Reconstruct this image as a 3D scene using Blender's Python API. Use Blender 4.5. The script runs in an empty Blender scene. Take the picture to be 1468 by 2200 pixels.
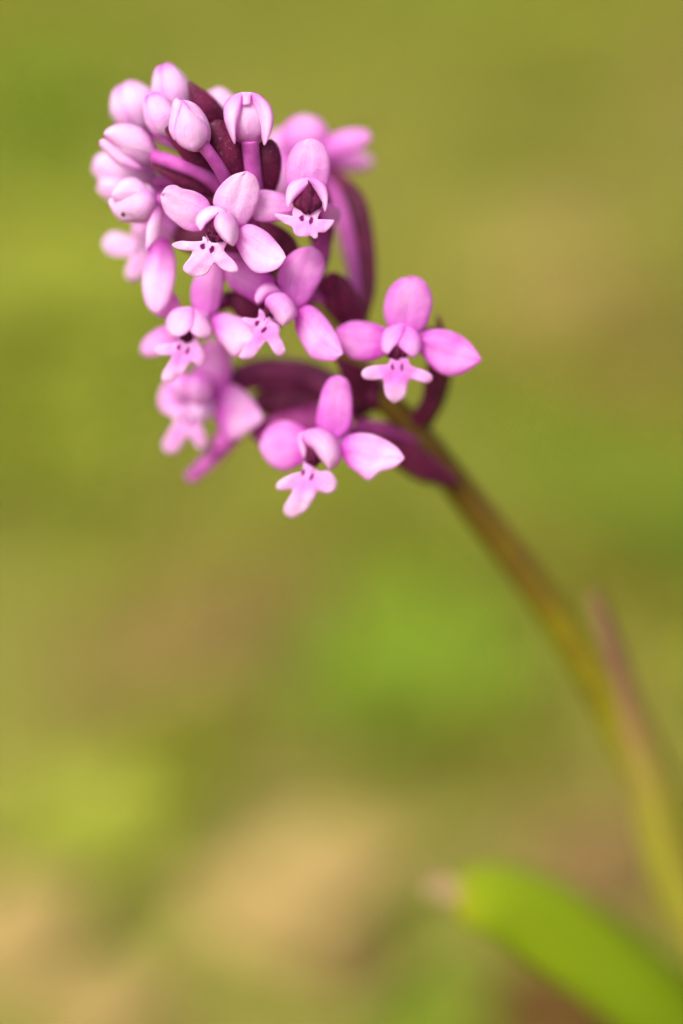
import bpy, math, random
from mathutils import Vector, Matrix, noise

random.seed(7)
R = math.radians
MM = 0.001
scene = bpy.context.scene

# ------------------------------------------------------------------ camera
D = 0.270                       # focus distance
W = 0.065                       # width of the frame at the focus distance
PITCH = R(30)
FWD = Vector((0, math.cos(PITCH), -math.sin(PITCH)))
UP = Vector((0, math.sin(PITCH), math.cos(PITCH)))
RIGHT = Vector((1, 0, 0))
FOC = Vector((0, 0, 0.128))     # point in focus at the middle of the frame
CAM = FOC - FWD * D
cam = bpy.data.cameras.new('camera')
cam_o = bpy.data.objects.new('camera', cam)
scene.collection.objects.link(cam_o)
cam_o.location = CAM
cam_o.rotation_euler = (math.pi / 2 - PITCH, 0, 0)
cam.sensor_fit = 'VERTICAL'
cam.sensor_height = 36.0
cam.lens = 36.0 * D / (W * 2200 / 1468)
cam.clip_start = 0.01
cam.clip_end = 1000
cam.dof.use_dof = True
cam.dof.focus_distance = D + 0.0008
cam.dof.aperture_fstop = 3.5
scene.camera = cam_o

# ------------------------------------------------------------------ light
SUN_EL, SUN_AZ = R(58), R(-130)         # azimuth measured from +Y towards +X
world = bpy.data.worlds.new('World')
scene.world = world
world.use_nodes = True
wn = world.node_tree.nodes
wl = world.node_tree.links
wn.clear()
sky = wn.new('ShaderNodeTexSky')
sky.sky_type = 'NISHITA'
sky.sun_disc = False
sky.sun_elevation = SUN_EL
sky.sun_rotation = SUN_AZ
sky.air_density = 1.0
sky.dust_density = 6.0
sky.ozone_density = 0.4
hs = wn.new('ShaderNodeHueSaturation')          # thin cloud: a whiter sky
hs.inputs['Saturation'].default_value = 0.35
bg = wn.new('ShaderNodeBackground')
bg.inputs['Strength'].default_value = 0.10
wo = wn.new('ShaderNodeOutputWorld')
wl.new(sky.outputs[0], hs.inputs['Color'])
wl.new(hs.outputs[0], bg.inputs[0])
wl.new(bg.outputs[0], wo.inputs[0])

sun = bpy.data.lights.new('sun', 'SUN')
sun.energy = 1.5
sun.angle = R(30)
sun.color = (1.0, 0.95, 0.86)
sun_o = bpy.data.objects.new('sun', sun)
scene.collection.objects.link(sun_o)
sdir = Vector((math.cos(SUN_EL) * math.sin(SUN_AZ), math.cos(SUN_EL) * math.cos(SUN_AZ), math.sin(SUN_EL)))
sun_o.rotation_euler = (-sdir).to_track_quat('-Z', 'Y').to_euler()
sun_o.location = sdir * 2

vs = scene.view_settings
vs.view_transform = 'Standard'
vs.look = 'None'
vs.exposure = 1.30
vs.gamma = 1.0
vs.use_curve_mapping = False
scene.cycles.use_denoising = True
scene.cycles.max_bounces = 8
scene.cycles.transmission_bounces = 6


# ------------------------------------------------------------------ helpers
ZOFF = 0.0                      # extra depth of the flower being built, mm


def P(px, py, dz=0.0):
    """a point of the place seen at photograph pixel px, py, dz millimetres behind the focus distance"""
    dz = dz + ZOFF
    k = (D + dz * MM) / D
    return CAM + FWD * (D + dz * MM) + RIGHT * ((px - 734) / 1468 * W * k) + UP * ((1100 - py) / 1468 * W * k)


def G(px, py, h=0.0):
    """where the line of sight through a pixel meets height h above the soil"""
    d = FWD * D + RIGHT * ((px - 734) / 1468 * W) + UP * ((1100 - py) / 1468 * W)
    t = (h - CAM.z) / d.z
    return CAM + d * t


def PX(n):
    return n / 1468 * W


TOCAM = -FWD
ORG = {}


def mk(name, verts, faces, mat, parent=None, origin=None, uvs=None, color=None, smooth=True):
    if origin is None:
        origin = sum(verts, Vector()) / len(verts)
    me = bpy.data.meshes.new(name)
    me.from_pydata([v - origin for v in verts], [], faces)
    if uvs is not None:
        ul = me.uv_layers.new(name='UVMap')
        for lp in me.loops:
            ul.data[lp.index].uv = uvs[lp.vertex_index]
    if smooth:
        me.polygons.foreach_set('use_smooth', [True] * len(me.polygons))
    me.materials.append(mat)
    me.update()
    o = bpy.data.objects.new(name, me)
    scene.collection.objects.link(o)
    if parent is not None:
        o.parent = parent
        o.location = origin - ORG[parent.name]
    else:
        o.location = origin
    ORG[o.name] = origin.copy()
    if color is not None:
        o.color = (color[0], color[1], color[2], 1)
    return o


def empty(name, loc):
    o = bpy.data.objects.new(name, None)
    o.empty_display_size = 0.01
    scene.collection.objects.link(o)
    o.location = loc
    ORG[o.name] = Vector(loc)
    return o


def tag(o, label, cat, group=None):
    o['label'] = label
    o['category'] = cat
    if group:
        o['group'] = group
    return o


def cr(pts, t):
    """Catmull-Rom through pts, t in 0..1; pts are floats or Vectors"""
    n = len(pts) - 1
    x = min(max(t, 0), 1) * n
    i = min(int(x), n - 1)
    f = x - i
    p1, p2 = pts[i], pts[i + 1]
    p0 = pts[i - 1] if i > 0 else p1 + (p1 - p2)
    p3 = pts[i + 2] if i + 2 <= n else p2 + (p2 - p1)
    return (p1 * 2 + (p2 - p0) * f + (p0 * 2 - p1 * 5 + p2 * 4 - p3) * f * f + (p1 * 3 - p0 - p2 * 3 + p3) * f ** 3) * 0.5


def lerp_profile(prof, t):
    for (a, wa), (b, wb) in zip(prof, prof[1:]):
        if t <= b:
            f = (t - a) / (b - a)
            f = f * f * (3 - 2 * f) * 0.35 + f * 0.65
            return wa + (wb - wa) * f
    return prof[-1][1]


PROF = {
    'oval':   [(0, .30), (.08, .50), (.2, .74), (.35, .92), (.5, 1), (.65, .98), (.8, .82), (.9, .60), (.96, .38), (1, .08)],
    'blunt':  [(0, .30), (.08, .44), (.2, .66), (.35, .86), (.55, 1), (.7, 1), (.82, .90), (.91, .70), (.97, .46), (1, .16)],
    'trunc':  [(0, .26), (.08, .40), (.2, .64), (.38, .90), (.55, 1), (.72, .99), (.86, .84), (.94, .64), (.98, .46), (1, .30)],
    'point':  [(0, .34), (.1, .58), (.25, .86), (.42, 1), (.56, .97), (.7, .82), (.82, .58), (.92, .30), (.97, .14), (1, .03)],
    'narrow': [(0, .45), (.12, .66), (.3, .90), (.5, 1), (.7, .96), (.84, .80), (.93, .58), (.98, .34), (1, .10)],
    'shell':  [(0, .55), (.1, .78), (.25, .94), (.45, 1), (.65, .95), (.8, .78), (.9, .56), (.96, .34), (1, .08)],
    'leaf':   [(0, .55), (.3, .80), (.6, 1), (.8, 1), (.9, .93), (.96, .78), (.99, .56), (1, .34)],
    'lance':  [(0, .40), (.1, .70), (.25, .96), (.4, 1), (.55, .90), (.7, .70), (.83, .46), (.93, .22), (1, .02)],
    'blade':  [(0, .8), (.3, 1), (.6, .85), (.8, .6), (.93, .28), (1, .02)],
}


def shell_mesh(grid, th, edge=0.35):
    """closed thin body round a grid of points (rows of equal length); th = thickness"""
    nu, nv = len(grid) - 1, len(grid[0]) - 1
    nor = []
    for i in range(nu + 1):
        row = []
        for j in range(nv + 1):
            a = grid[min(i + 1, nu)][j] - grid[max(i - 1, 0)][j]
            b = grid[i][min(j + 1, nv)] - grid[i][max(j - 1, 0)]
            n = b.cross(a)
            row.append(n.normalized() if n.length > 1e-14 else Vector(TOCAM))
        nor.append(row)
    V, F, UV = [], [], []
    for s in (1, -1):
        for i in range(nu + 1):
            for j in range(nv + 1):
                e = min(1, min(j, nv - j) / (nv * 0.25), (nu - i) / (nu * 0.2))
                V.append(grid[i][j] + nor[i][j] * (s * th * 0.5 * (edge + (1 - edge) * math.sqrt(e))))
                UV.append((j / nv, i / nu))
    L = (nu + 1) * (nv + 1)
    ix = lambda k, i, j: k * L + i * (nv + 1) + j
    for i in range(nu):
        for j in range(nv):
            F.append((ix(0, i, j), ix(0, i, j + 1), ix(0, i + 1, j + 1), ix(0, i + 1, j)))
            F.append((ix(1, i, j), ix(1, i + 1, j), ix(1, i + 1, j + 1), ix(1, i, j + 1)))
    for i in range(nu):
        F.append((ix(0, i, 0), ix(0, i + 1, 0), ix(1, i + 1, 0), ix(1, i, 0)))
        F.append((ix(0, i, nv), ix(1, i, nv), ix(1, i + 1, nv), ix(0, i + 1, nv)))
    for j in range(nv):
        F.append((ix(0, 0, j), ix(1, 0, j), ix(1, 0, j + 1), ix(0, 0, j + 1)))
        F.append((ix(0, nu, j), ix(0, nu, j + 1), ix(1, nu, j + 1), ix(1, nu, j)))
    return V, F, UV


def petal_grid(B, T, width, prof='oval', bow=0.0, cup=0.3, tilt=0.0, side=0.0, hook=0.0, nrm=None,
               nu=22, nv=12, wob=0.03, seed=0, keel=0.0):
    ax = T - B
    L = ax.length
    a = ax.normalized()
    n = (nrm or TOCAM).copy()
    n = (n - a * n.dot(a)).normalized()
    s = a.cross(n)
    if tilt:
        m = Matrix.Rotation(tilt, 3, a)
        n, s = m @ n, m @ s
    pr = PROF[prof]
    g = []
    for i in range(nu + 1):
        t = 1 - (1 - i / nu) ** 1.35
        mid = B + ax * t + n * (bow * 4 * t * (1 - t) + hook * t ** 3) + s * (side * 4 * t * (1 - t))
        w = width * 0.5 * lerp_profile(pr, t)
        row = []
        for j in range(nv + 1):
            v = j / nv * 2 - 1
            wv = w * (1 + wob * 1.6 * noise.noise(Vector((t * 4.0, math.copysign(1.3, v), seed * 3.7))))
            if abs(cup) > 1e-3:
                r = wv / abs(cup)
                x = r * math.sin(v * abs(cup)) * (1.0 / max(math.sin(min(abs(cup), 1.5)) / abs(cup), 0.5))
                z = r * (1 - math.cos(v * abs(cup))) * math.copysign(1, cup)
            else:
                x, z = v * wv, 0
            p = mid + s * x + n * (z - keel * wv * (1 - abs(v)))
            p += n * (wob * width * 0.8 * noise.noise(Vector((t * 2.6 + seed * 5.1, v * 1.7, seed))))
            row.append(p)
        g.append(row)
    return g


def petal(name, parent, base, tip, width, mat, prof='oval', th=0.28, color=(0.4, 0, 0), **kw):
    """base, tip = (px, py, dz); width in photograph pixels at that depth"""
    B, T = P(*base), P(*tip)
    k = (D + (base[2] + tip[2]) * 0.5 * MM) / D
    for q in ('bow', 'side', 'hook'):
        if q in kw:
            kw[q] = kw[q] * MM
    g = petal_grid(B, T, PX(width) * k, prof, **kw)
    V, F, UV = shell_mesh(g, th * MM)
    return mk(name, V, F, mat, parent, origin=B, uvs=UV, color=color)


def tube_data(pts, rad, n=30, sides=14, flat=1.0, cap=True, wob=0.0, seed=0, rib=0.0, twist=0.0):
    V, F, UV = [], [], []
    prev = None
    for i in range(n + 1):
        t = i / n
        c = cr(pts, t)
        d = (cr(pts, min(t + 1e-3, 1)) - cr(pts, max(t - 1e-3, 0))).normalized()
        if prev is None:
            s = d.cross(TOCAM).normalized()
        else:
            s = (prev - d * prev.dot(d)).normalized()
        prev = s
        b = s.cross(d)
        r = cr(rad, t)
        for j in range(sides):
            an = 2 * math.pi * j / sides
            rr = r * (1 + wob * noise.noise(Vector((math.cos(an) * 1.5, math.sin(an) * 1.5, t * 9 + seed))))
            rr *= 1 + rib * math.cos(6 * an + twist * t)
            V.append(c + s * (math.cos(an) * rr) + b * (math.sin(an) * rr * flat))
            UV.append((j / sides, t))
    for i in range(n):
        for j in range(sides):
            k = (j + 1) % sides
            F.append((i * sides + j, i * sides + k, (i + 1) * sides + k, (i + 1) * sides + j))
    if cap:
        F.append(tuple(range(sides - 1, -1, -1)))
        F.append(tuple(n * sides + j for j in range(sides)))
    return V, F, UV


def tube(name, parent, pts, rad, mat, color=(0, 0, 0), **kw):
    """pts = [(px, py, dz)...], rad in photograph pixels"""
    V, F, UV = tube_data([P(*p) for p in pts], [PX(r) for r in rad], **kw)
    return mk(name, V, F, mat, parent, origin=P(*pts[0]), uvs=UV, color=color)


# ------------------------------------------------------------------ materials
def new_mat(name):
    m = bpy.data.materials.new(name)
    m.use_nodes = True
    nt = m.node_tree
    nt.nodes.clear()
    out = nt.nodes.new('ShaderNodeOutputMaterial')
    return m, nt, out


class NB:
    def __init__(s, nt):
        s.nt = nt

    def n(s, t, **kw):
        x = s.nt.nodes.new(t)
        for k, v in kw.items():
            setattr(x, k, v)
        return x

    def l(s, a, b):
        s.nt.links.new(a, b)

    def val(s, sock, x):
        if hasattr(x, 'is_linked'):
            s.l(x, sock)
        else:
            sock.default_value = x

    def math(s, op, a, b=0.0, c=0.0, clamp=False):
        x = s.n('ShaderNodeMath', operation=op, use_clamp=clamp)
        for k, v in enumerate((a, b, c)):
            s.val(x.inputs[k], v)
        return x.outputs[0]

    def mix(s, f, a, b):
        x = s.n('ShaderNodeMix', data_type='RGBA')
        s.val(x.inputs['Factor'], f)
        s.val(x.inputs['A'], a)
        s.val(x.inputs['B'], b)
        return x.outputs['Result']

    def ramp(s, f, stops):
        x = s.n('ShaderNodeValToRGB')
        s.l(f, x.inputs[0])
        e = x.color_ramp.elements
        while len(e) < len(stops):
            e.new(0.5)
        for k, (p, c) in enumerate(stops):
            e[k].position = p
            e[k].color = c if len(c) == 4 else (*c, 1)
        return x.outputs[0]

    def noise(s, vec, scale, detail=3, rough=0.55):
        x = s.n('ShaderNodeTexNoise')
        s.val(x.inputs['Scale'], scale)
        x.inputs['Detail'].default_value = detail
        x.inputs['Roughness'].default_value = rough
        if vec is not None:
            s.l(vec, x.inputs['Vector'])
        return x.outputs[0]

    def smooth(s, x, a, b):
        m = s.n('ShaderNodeMapRange', interpolation_type='SMOOTHSTEP')
        s.val(m.inputs[0], x)
        m.inputs[1].default_value = a
        m.inputs[2].default_value = b
        return m.outputs[0]


PALE = (0.94, 0.60, 0.885, 1)
MID = (0.86, 0.32, 0.79, 1)
DEEP = (0.70, 0.09, 0.63, 1)


def petal_material(name, spots=False):
    """obj.color: R = how deep the pink of this petal is, G = magenta at the tip, B = magenta at the base"""
    m, nt, out = new_mat(name)
    b = NB(nt)
    uv = b.n('ShaderNodeUVMap')
    sep = b.n('ShaderNodeSeparateXYZ')
    b.l(uv.outputs[0], sep.inputs[0])
    u, t = sep.outputs[0], sep.outputs[1]
    oi = b.n('ShaderNodeObjectInfo')
    sc = b.n('ShaderNodeSeparateColor')
    b.l(oi.outputs['Color'], sc.inputs[0])
    tc = b.n('ShaderNodeTexCoord')
    obj = tc.outputs['Object']
    blot = b.noise(obj, 420, 3)
    fac = b.math('ADD', sc.outputs[0], b.math('MULTIPLY', b.math('SUBTRACT', blot, 0.5), 0.95))
    if not spots:
        # streaks that run along the petal
        mp = b.n('ShaderNodeMapping')
        mp.inputs['Scale'].default_value = (16, 1.6, 1)
        b.l(uv.outputs[0], mp.inputs[0])
        streak = b.noise(mp.outputs[0], 1.0, 3, 0.6)
        fac = b.math('ADD', fac, b.math('MULTIPLY', b.math('SUBTRACT', streak, 0.5), 0.30))
        tipm = b.math('MULTIPLY', b.smooth(t, 0.72, 1.0), sc.outputs[1])
        basem = b.math('MULTIPLY', b.smooth(t, 0.55, 0.0), b.math('ADD', sc.outputs[2], 0.12))
        mp2 = b.n('ShaderNodeMapping')
        mp2.inputs['Scale'].default_value = (26, 0.8, 1)
        b.l(uv.outputs[0], mp2.inputs[0])
        vein = b.smooth(b.noise(mp2.outputs[0], 1.0, 1, 0.5), 0.60, 0.72)
        fac = b.math('ADD', fac, b.math('MULTIPLY', vein, 0.15))
        rim = b.smooth(b.math('ABSOLUTE', b.math('SUBTRACT', u, 0.5)), 0.18, 0.5)
        fac = b.math('ADD', fac, b.math('SUBTRACT', b.math('MULTIPLY', rim, 0.30), 0.09))
        mid = b.smooth(b.math('ABSOLUTE', b.math('SUBTRACT', u, 0.5)), 0.09, 0.0)
        fac = b.math('ADD', fac, b.math('ADD', tipm, b.math('ADD', basem, b.math('MULTIPLY', mid, 0.07))))
    else:
        # lip: pale throat, deeper rim of the lobes
        r2 = b.n('ShaderNodeVectorMath', operation='LENGTH')
        b.l(uv.outputs[0], r2.inputs[0])
        fac = b.math('ADD', fac, b.math('MULTIPLY', b.smooth(r2.outputs['Value'], 0.35, 0.05), -0.12))
        fac = b.math('ADD', fac, b.math('MULTIPLY', b.smooth(r2.outputs['Value'], 0.62, 0.12), sc.outputs[2]))
    col = b.ramp(b.math('MULTIPLY', fac, 1.0, clamp=True), [(0, PALE), (0.5, MID), (1, DEEP)])
    fine = b.noise(obj, 6500, 2, 0.6)
    col = b.mix(b.smooth(fine, 0.62, 0.80), col, (0.9, 0.76, 0.9, 1))  # whiter flecks: sparkle of the petal cells painted into the colour
    if spots:
        wob = b.n('ShaderNodeTexNoise')
        wob.inputs['Scale'].default_value = 14
        b.l(uv.outputs[0], wob.inputs['Vector'])
        off = b.n('ShaderNodeVectorMath', operation='MULTIPLY_ADD')
        b.l(wob.outputs['Color'], off.inputs[0])
        off.inputs[1].default_value = (0.075, 0.075, 0)
        b.l(uv.outputs[0], off.inputs[2])
        masks = []
        for cx, cy, rx, ry in ((-0.105, 0.012, 0.056, 0.066), (0.100, -0.008, 0.047, 0.078),
                               (-0.035, 0.17, 0.018, 0.05), (0.05, 0.16, 0.018, 0.04)):
            d = b.n('ShaderNodeVectorMath', operation='SUBTRACT')
            b.l(off.outputs[0], d.inputs[0])
            d.inputs[1].default_value = (cx + 0.0375, cy + 0.0375, 0)
            q = b.n('ShaderNodeVectorMath', operation='MULTIPLY')
            b.l(d.outputs[0], q.inputs[0])
            cv = b.n('ShaderNodeCombineXYZ')
            b.l(b.math('DIVIDE', 1 / rx, b.math('SUBTRACT', 1.0, b.math('MULTIPLY', sc.outputs[1], 0.6))), cv.inputs[0])
            cv.inputs[1].default_value = 1 / ry
            b.l(cv.outputs[0], q.inputs[1])
            ln = b.n('ShaderNodeVectorMath', operation='LENGTH')
            b.l(q.outputs[0], ln.inputs[0])
            masks.append(ln.outputs['Value'])
        mn = b.math('MINIMUM', masks[0], masks[1])
        halo = b.math('MULTIPLY', b.smooth(mn, 1.7, 0.8), 0.5)
        col = b.mix(halo, col, (0.50, 0.10, 0.50, 1))
        col = b.mix(b.smooth(mn, 1.08, 0.86), col, (0.16, 0.0, 0.11, 1))
        mn2 = b.math('MINIMUM', masks[2], masks[3])
        col = b.mix(b.math('MULTIPLY', b.smooth(mn2, 1.2, 0.6), 0.8), col, (0.22, 0.02, 0.2, 1))
    bs = b.n('ShaderNodeBsdfPrincipled')
    b.l(col, bs.inputs['Base Color'])
    bs.inputs['Roughness'].default_value = 0.55
    bs.inputs['Specular IOR Level'].default_value = 0.18
    bs.inputs['Subsurface Weight'].default_value = 0.5
    bs.inputs['Subsurface Radius'].default_value = (1.0, 0.5, 0.95)
    bs.inputs['Subsurface Scale'].default_value = 0.0008
    bp = b.n('ShaderNodeBump')
    bp.inputs['Strength'].default_value = 0.7
    bp.inputs['Distance'].default_value = 0.00016
    h = b.math('ADD', fine, b.math('MULTIPLY', b.noise(obj, 1300, 2), 1.2))
    b.l(h, bp.inputs['Height'])
    b.l(bp.outputs[0], bs.inputs['Normal'])
    tr = b.n('ShaderNodeBsdfTranslucent')
    b.l(b.mix(0.25, col, DEEP), tr.inputs['Color'])
    ms = b.n('ShaderNodeMixShader')
    ms.inputs[0].default_value = 0.46
    b.l(bs.outputs[0], ms.inputs[1])
    b.l(tr.outputs[0], ms.inputs[2])
    b.l(ms.outputs[0], out.inputs[0])
    return m


def plain_material(name, col_a, col_b, scale, rough=0.5, spec=0.4, transl=0.0, bump=0.3, bscale=3000, bdist=0.0001,
                   along=None, speck=None, sss=0.0):
    """two-tone procedural; along = colour stops by the UV's second axis"""
    m, nt, out = new_mat(name)
    b = NB(nt)
    tc = b.n('ShaderNodeTexCoord')
    obj = tc.outputs['Object']
    n1 = b.smooth(b.noise(obj, scale, 4, 0.6), 0.32, 0.68)
    if along:
        uv = b.n('ShaderNodeUVMap')
        sep = b.n('ShaderNodeSeparateXYZ')
        b.l(uv.outputs[0], sep.inputs[0])
        base = b.ramp(b.math('ADD', sep.outputs[1], b.math('MULTIPLY', b.math('SUBTRACT', n1, 0.5), 0.05)), along)
        col = b.mix(b.math('MULTIPLY', n1, 0.35), base, (*col_b, 1))
    else:
        col = b.mix(n1, (*col_a, 1), (*col_b, 1))
    if speck:
        col = b.mix(b.smooth(b.noise(obj, speck[0], 2, 0.7), 0.60, 0.72), col, (*speck[1], 1))
    bs = b.n('ShaderNodeBsdfPrincipled')
    b.l(col, bs.inputs['Base Color'])
    bs.inputs['Roughness'].default_value = rough
    bs.inputs['Specular IOR Level'].default_value = spec
    if sss:
        bs.inputs['Subsurface Weight'].default_value = sss
        bs.inputs['Subsurface Radius'].default_value = (1, 0.7, 0.7)
        bs.inputs['Subsurface Scale'].default_value = 0.0006
    if bump:
        bp = b.n('ShaderNodeBump')
        bp.inputs['Strength'].default_value = bump
        bp.inputs['Distance'].default_value = bdist
        b.l(b.noise(obj, bscale, 3, 0.6), bp.inputs['Height'])
        b.l(bp.outputs[0], bs.inputs['Normal'])
    if transl:
        tr = b.n('ShaderNodeBsdfTranslucent')
        b.l(col, tr.inputs['Color'])
        ms = b.n('ShaderNodeMixShader')
        ms.inputs[0].default_value = transl
        b.l(bs.outputs[0], ms.inputs[1])
        b.l(tr.outputs[0], ms.inputs[2])
        b.l(ms.outputs[0], out.inputs[0])
    else:
        b.l(bs.outputs[0], out.inputs[0])
    return m


M_PETAL = petal_material('petal_pink')
M_LIP = petal_material('lip_pink_spotted', spots=True)
M_COLUMN = plain_material('column_maroon', (0.035, 0.001, 0.014), (0.11, 0.006, 0.045), 2600, rough=0.45, spec=0.12, bump=0.8,
                          bscale=7000, bdist=0.0002, speck=(9000, (0.20, 0.03, 0.09)))
M_THROAT = plain_material('throat_pale', (0.78, 0.50, 0.76), (0.60, 0.20, 0.58), 700, transl=0.2)
M_OVARY = plain_material('ovary_purple', (0.27, 0.04, 0.19), (0.16, 0.010, 0.09), 500, rough=0.5, spec=0.15, sss=0.3)
M_OVARYP = plain_material('pedicel_lilac', (0.46, 0.10, 0.38), (0.32, 0.045, 0.26), 500, rough=0.5, spec=0.15, sss=0.4)
M_OVARYD = plain_material('ovary_maroon', (0.085, 0.007, 0.036), (0.18, 0.026, 0.09), 380, rough=0.5, spec=0.15, sss=0.2)
M_BRACT = plain_material('bract_maroon', (0.058, 0.003, 0.022), (0.115, 0.009, 0.042), 420, rough=0.5, spec=0.15, bump=0.5,
                         bscale=2500, speck=(5200, (0.26, 0.08, 0.14)))
M_STEM = plain_material('stem_brown_green', (0.2, 0.15, 0.02), (0.13, 0.085, 0.014), 220, rough=0.5, spec=0.2, sss=0.2,
                        along=[(0.0, (0.24, 0.26, 0.03)), (0.22, (0.26, 0.26, 0.02)), (0.33, (0.21, 0.19, 0.004)),
                               (0.40, (0.16, 0.12, 0.003)), (0.46, (0.11, 0.062, 0.004)), (0.56, (0.095, 0.042, 0.006)),
                               (0.66, (0.15, 0.10, 0.008)), (0.78, (0.22, 0.22, 0.02)), (1.0, (0.24, 0.26, 0.03))])
M_SHEATH = plain_material('sheath_yellow_green', (0.3, 0.3, 0.03), (0.30, 0.19, 0.04), 150, rough=0.5, spec=0.15, transl=0.25,
                          along=[(0.0, (0.25, 0.26, 0.02)), (0.45, (0.28, 0.26, 0.025)), (0.62, (0.25, 0.18, 0.045)),
                                 (0.74, (0.18, 0.085, 0.055)), (1.0, (0.15, 0.062, 0.052))])
M_LEAF = plain_material('leaf_bright_green', (0.13, 0.21, 0.003), (0.16, 0.235, 0.006), 70, rough=0.5, spec=0.15, transl=0.25,
                        along=[(0.0, (0.10, 0.19, 0.006)), (0.5, (0.165, 0.235, 0.004)), (0.93, (0.20, 0.255, 0.003)),
                               (0.985, (0.26, 0.21, 0.0)), (1.0, (0.34, 0.16, 0.01))])
M_DRYTIP = plain_material('leaf_tip_dry', (0.26, 0.23, 0.09), (0.22, 0.13, 0.06), 300, rough=0.7, transl=0.2)

# ------------------------------------------------------------------ ground


def gz(x, y):
    return 0.004 * noise.noise(Vector((x * 14, y * 14, 1.7))) + 0.0025 * noise.noise(Vector((x * 45, y * 45, 5.2)))


def build_ground():
    n = 150
    def ax(i):
        v = (i / n) * 2 - 1
        return math.sinh(v * 9.0) / math.sinh(9.0) * 400
    V, F = [], []
    for i in range(n + 1):
        for j in range(n + 1):
            x, y = ax(i), ax(j) + 0.15
            V.append(Vector((x, y, gz(x, y) if abs(x) < 3 and abs(y) < 3 else 0)))
    for i in range(n):
        for j in range(n):
            a = i * (n + 1) + j
            F.append((a, a + n + 1, a + n + 2, a + 1))
    m, nt, out = new_mat('meadow_soil')
    b = NB(nt)
    geo = b.n('ShaderNodeNewGeometry')
    pos = geo.outputs['Position']
    n1 = b.noise(pos, 16, 4)
    n2 = b.noise(pos, 60, 4)
    n3 = b.noise(pos, 700, 4)
    f = b.math('ADD', b.math('MULTIPLY', n1, 0.7), b.math('MULTIPLY', n2, 0.3))
    col = b.ramp(f, [(0.30, (0.11, 0.08, 0.025)), (0.42, (0.165, 0.14, 0.034)), (0.52, (0.155, 0.165, 0.022)), (0.66, (0.11, 0.155, 0.012))])
    col = b.mix(b.math('MULTIPLY', b.smooth(n3, 0.35, 0.7), 0.5), col, (0.25, 0.20, 0.05, 1))
    bs = b.n('ShaderNodeBsdfPrincipled')
    b.l(col, bs.inputs['Base Color'])
    bs.inputs['Roughness'].default_value = 0.9
    bs.inputs['Specular IOR Level'].default_value = 0.1
    bp = b.n('ShaderNodeBump')
    bp.inputs['Strength'].default_value = 0.8
    bp.inputs['Distance'].default_value = 0.002
    b.l(n3, bp.inputs['Height'])
    b.l(bp.outputs[0], bs.inputs['Normal'])
    b.l(bs.outputs[0], out.inputs[0])
    o = mk('ground', V, F, m, origin=Vector((0, 0, 0)))
    o['kind'] = 'structure'
    return o


build_ground()


def foliage_material(name, stops, patch=14, transl=0.35, rough=0.5):
    """each blade its own tint (random per island) on top of broad patches of greener and drier growth"""
    m, nt, out = new_mat(name)
    b = NB(nt)
    geo = b.n('ShaderNodeNewGeometry')
    n1 = b.smooth(b.noise(geo.outputs['Position'], patch, 3), 0.35, 0.65)
    f = b.math('ADD', b.math('MULTIPLY', n1, 0.55), b.math('MULTIPLY', geo.outputs['Random Per Island'], 0.45))
    col = b.ramp(f, stops)
    bs = b.n('ShaderNodeBsdfPrincipled')
    b.l(col, bs.inputs['Base Color'])
    bs.inputs['Roughness'].default_value = rough
    bs.inputs['Specular IOR Level'].default_value = 0.1
    tr = b.n('ShaderNodeBsdfTranslucent')
    b.l(col, tr.inputs['Color'])
    ms = b.n('ShaderNodeMixShader')
    ms.inputs[0].default_value = transl
    b.l(bs.outputs[0], ms.inputs[1])
    b.l(tr.outputs[0], ms.inputs[2])
    b.l(ms.outputs[0], out.inputs[0])
    return m


M_GRASS = foliage_material('meadow_grass', [(0.05, (0.345, 0.275, 0.055)), (0.35, (0.285, 0.28, 0.026)), (0.6, (0.215, 0.265, 0.011)), (0.95, (0.12, 0.215, 0.005))])
M_STRAW = foliage_material('dry_straw', [(0.1, (0.25, 0.18, 0.06)), (0.5, (0.31, 0.245, 0.08)), (0.9, (0.37, 0.29, 0.11))], transl=0.2, rough=0.6)


def blade_strip(V, F, base, az, h, w, lean, segs=4):
    d = Vector((math.cos(az), math.sin(az), 0))
    s = Vector((-d.y, d.x, 0))
    k = len(V)
    for i in range(segs + 1):
        t = i / segs
        c = base + d * (lean * h * t * t) + Vector((0, 0, h * t * (1 - 0.35 * lean * t)))
        ww = w * 0.5 * lerp_profile(PROF['blade'], t)
        V.append(c - s * ww)
        V.append(c + Vector((0, 0, -0.25 * ww)) + d * (ww * 0.5))
        V.append(c + s * ww)
    for i in range(segs):
        for q in range(2):
            a = k + i * 3 + q
            F.append((a, a + 1, a + 4, a + 3))


STEM_FOOT = None


def scatter(name, mat, n, hmin, hmax, wmin, wmax, lmin, lmax, label, cat, seed, dens=None):
    rnd = random.Random(seed)
    V, F = [], []
    made = 0
    while made < n:
        x = rnd.uniform(-0.42, 0.42)
        y = rnd.uniform(-0.02, 1.0)
        if dens and rnd.random() > dens(x, y):
            continue
        made += 1
        z = gz(x, y)
        h = rnd.uniform(hmin, hmax)
        if y < 0.12:
            h *= 0.45
        blade_strip(V, F, Vector((x, y, z - 0.0015)), rnd.uniform(0, 6.283), h, rnd.uniform(wmin, wmax), rnd.uniform(lmin, lmax))
    o = mk(name, V, F, mat, origin=Vector((0, 0.4, 0)))
    o['kind'] = 'stuff'
    tag(o, label, cat)


def grass_density(x, y):
    return 0.25 + 0.75 * max(0, min(1, 0.5 + 1.6 * noise.noise(Vector((x * 9, y * 9, 3.3)))))


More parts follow.
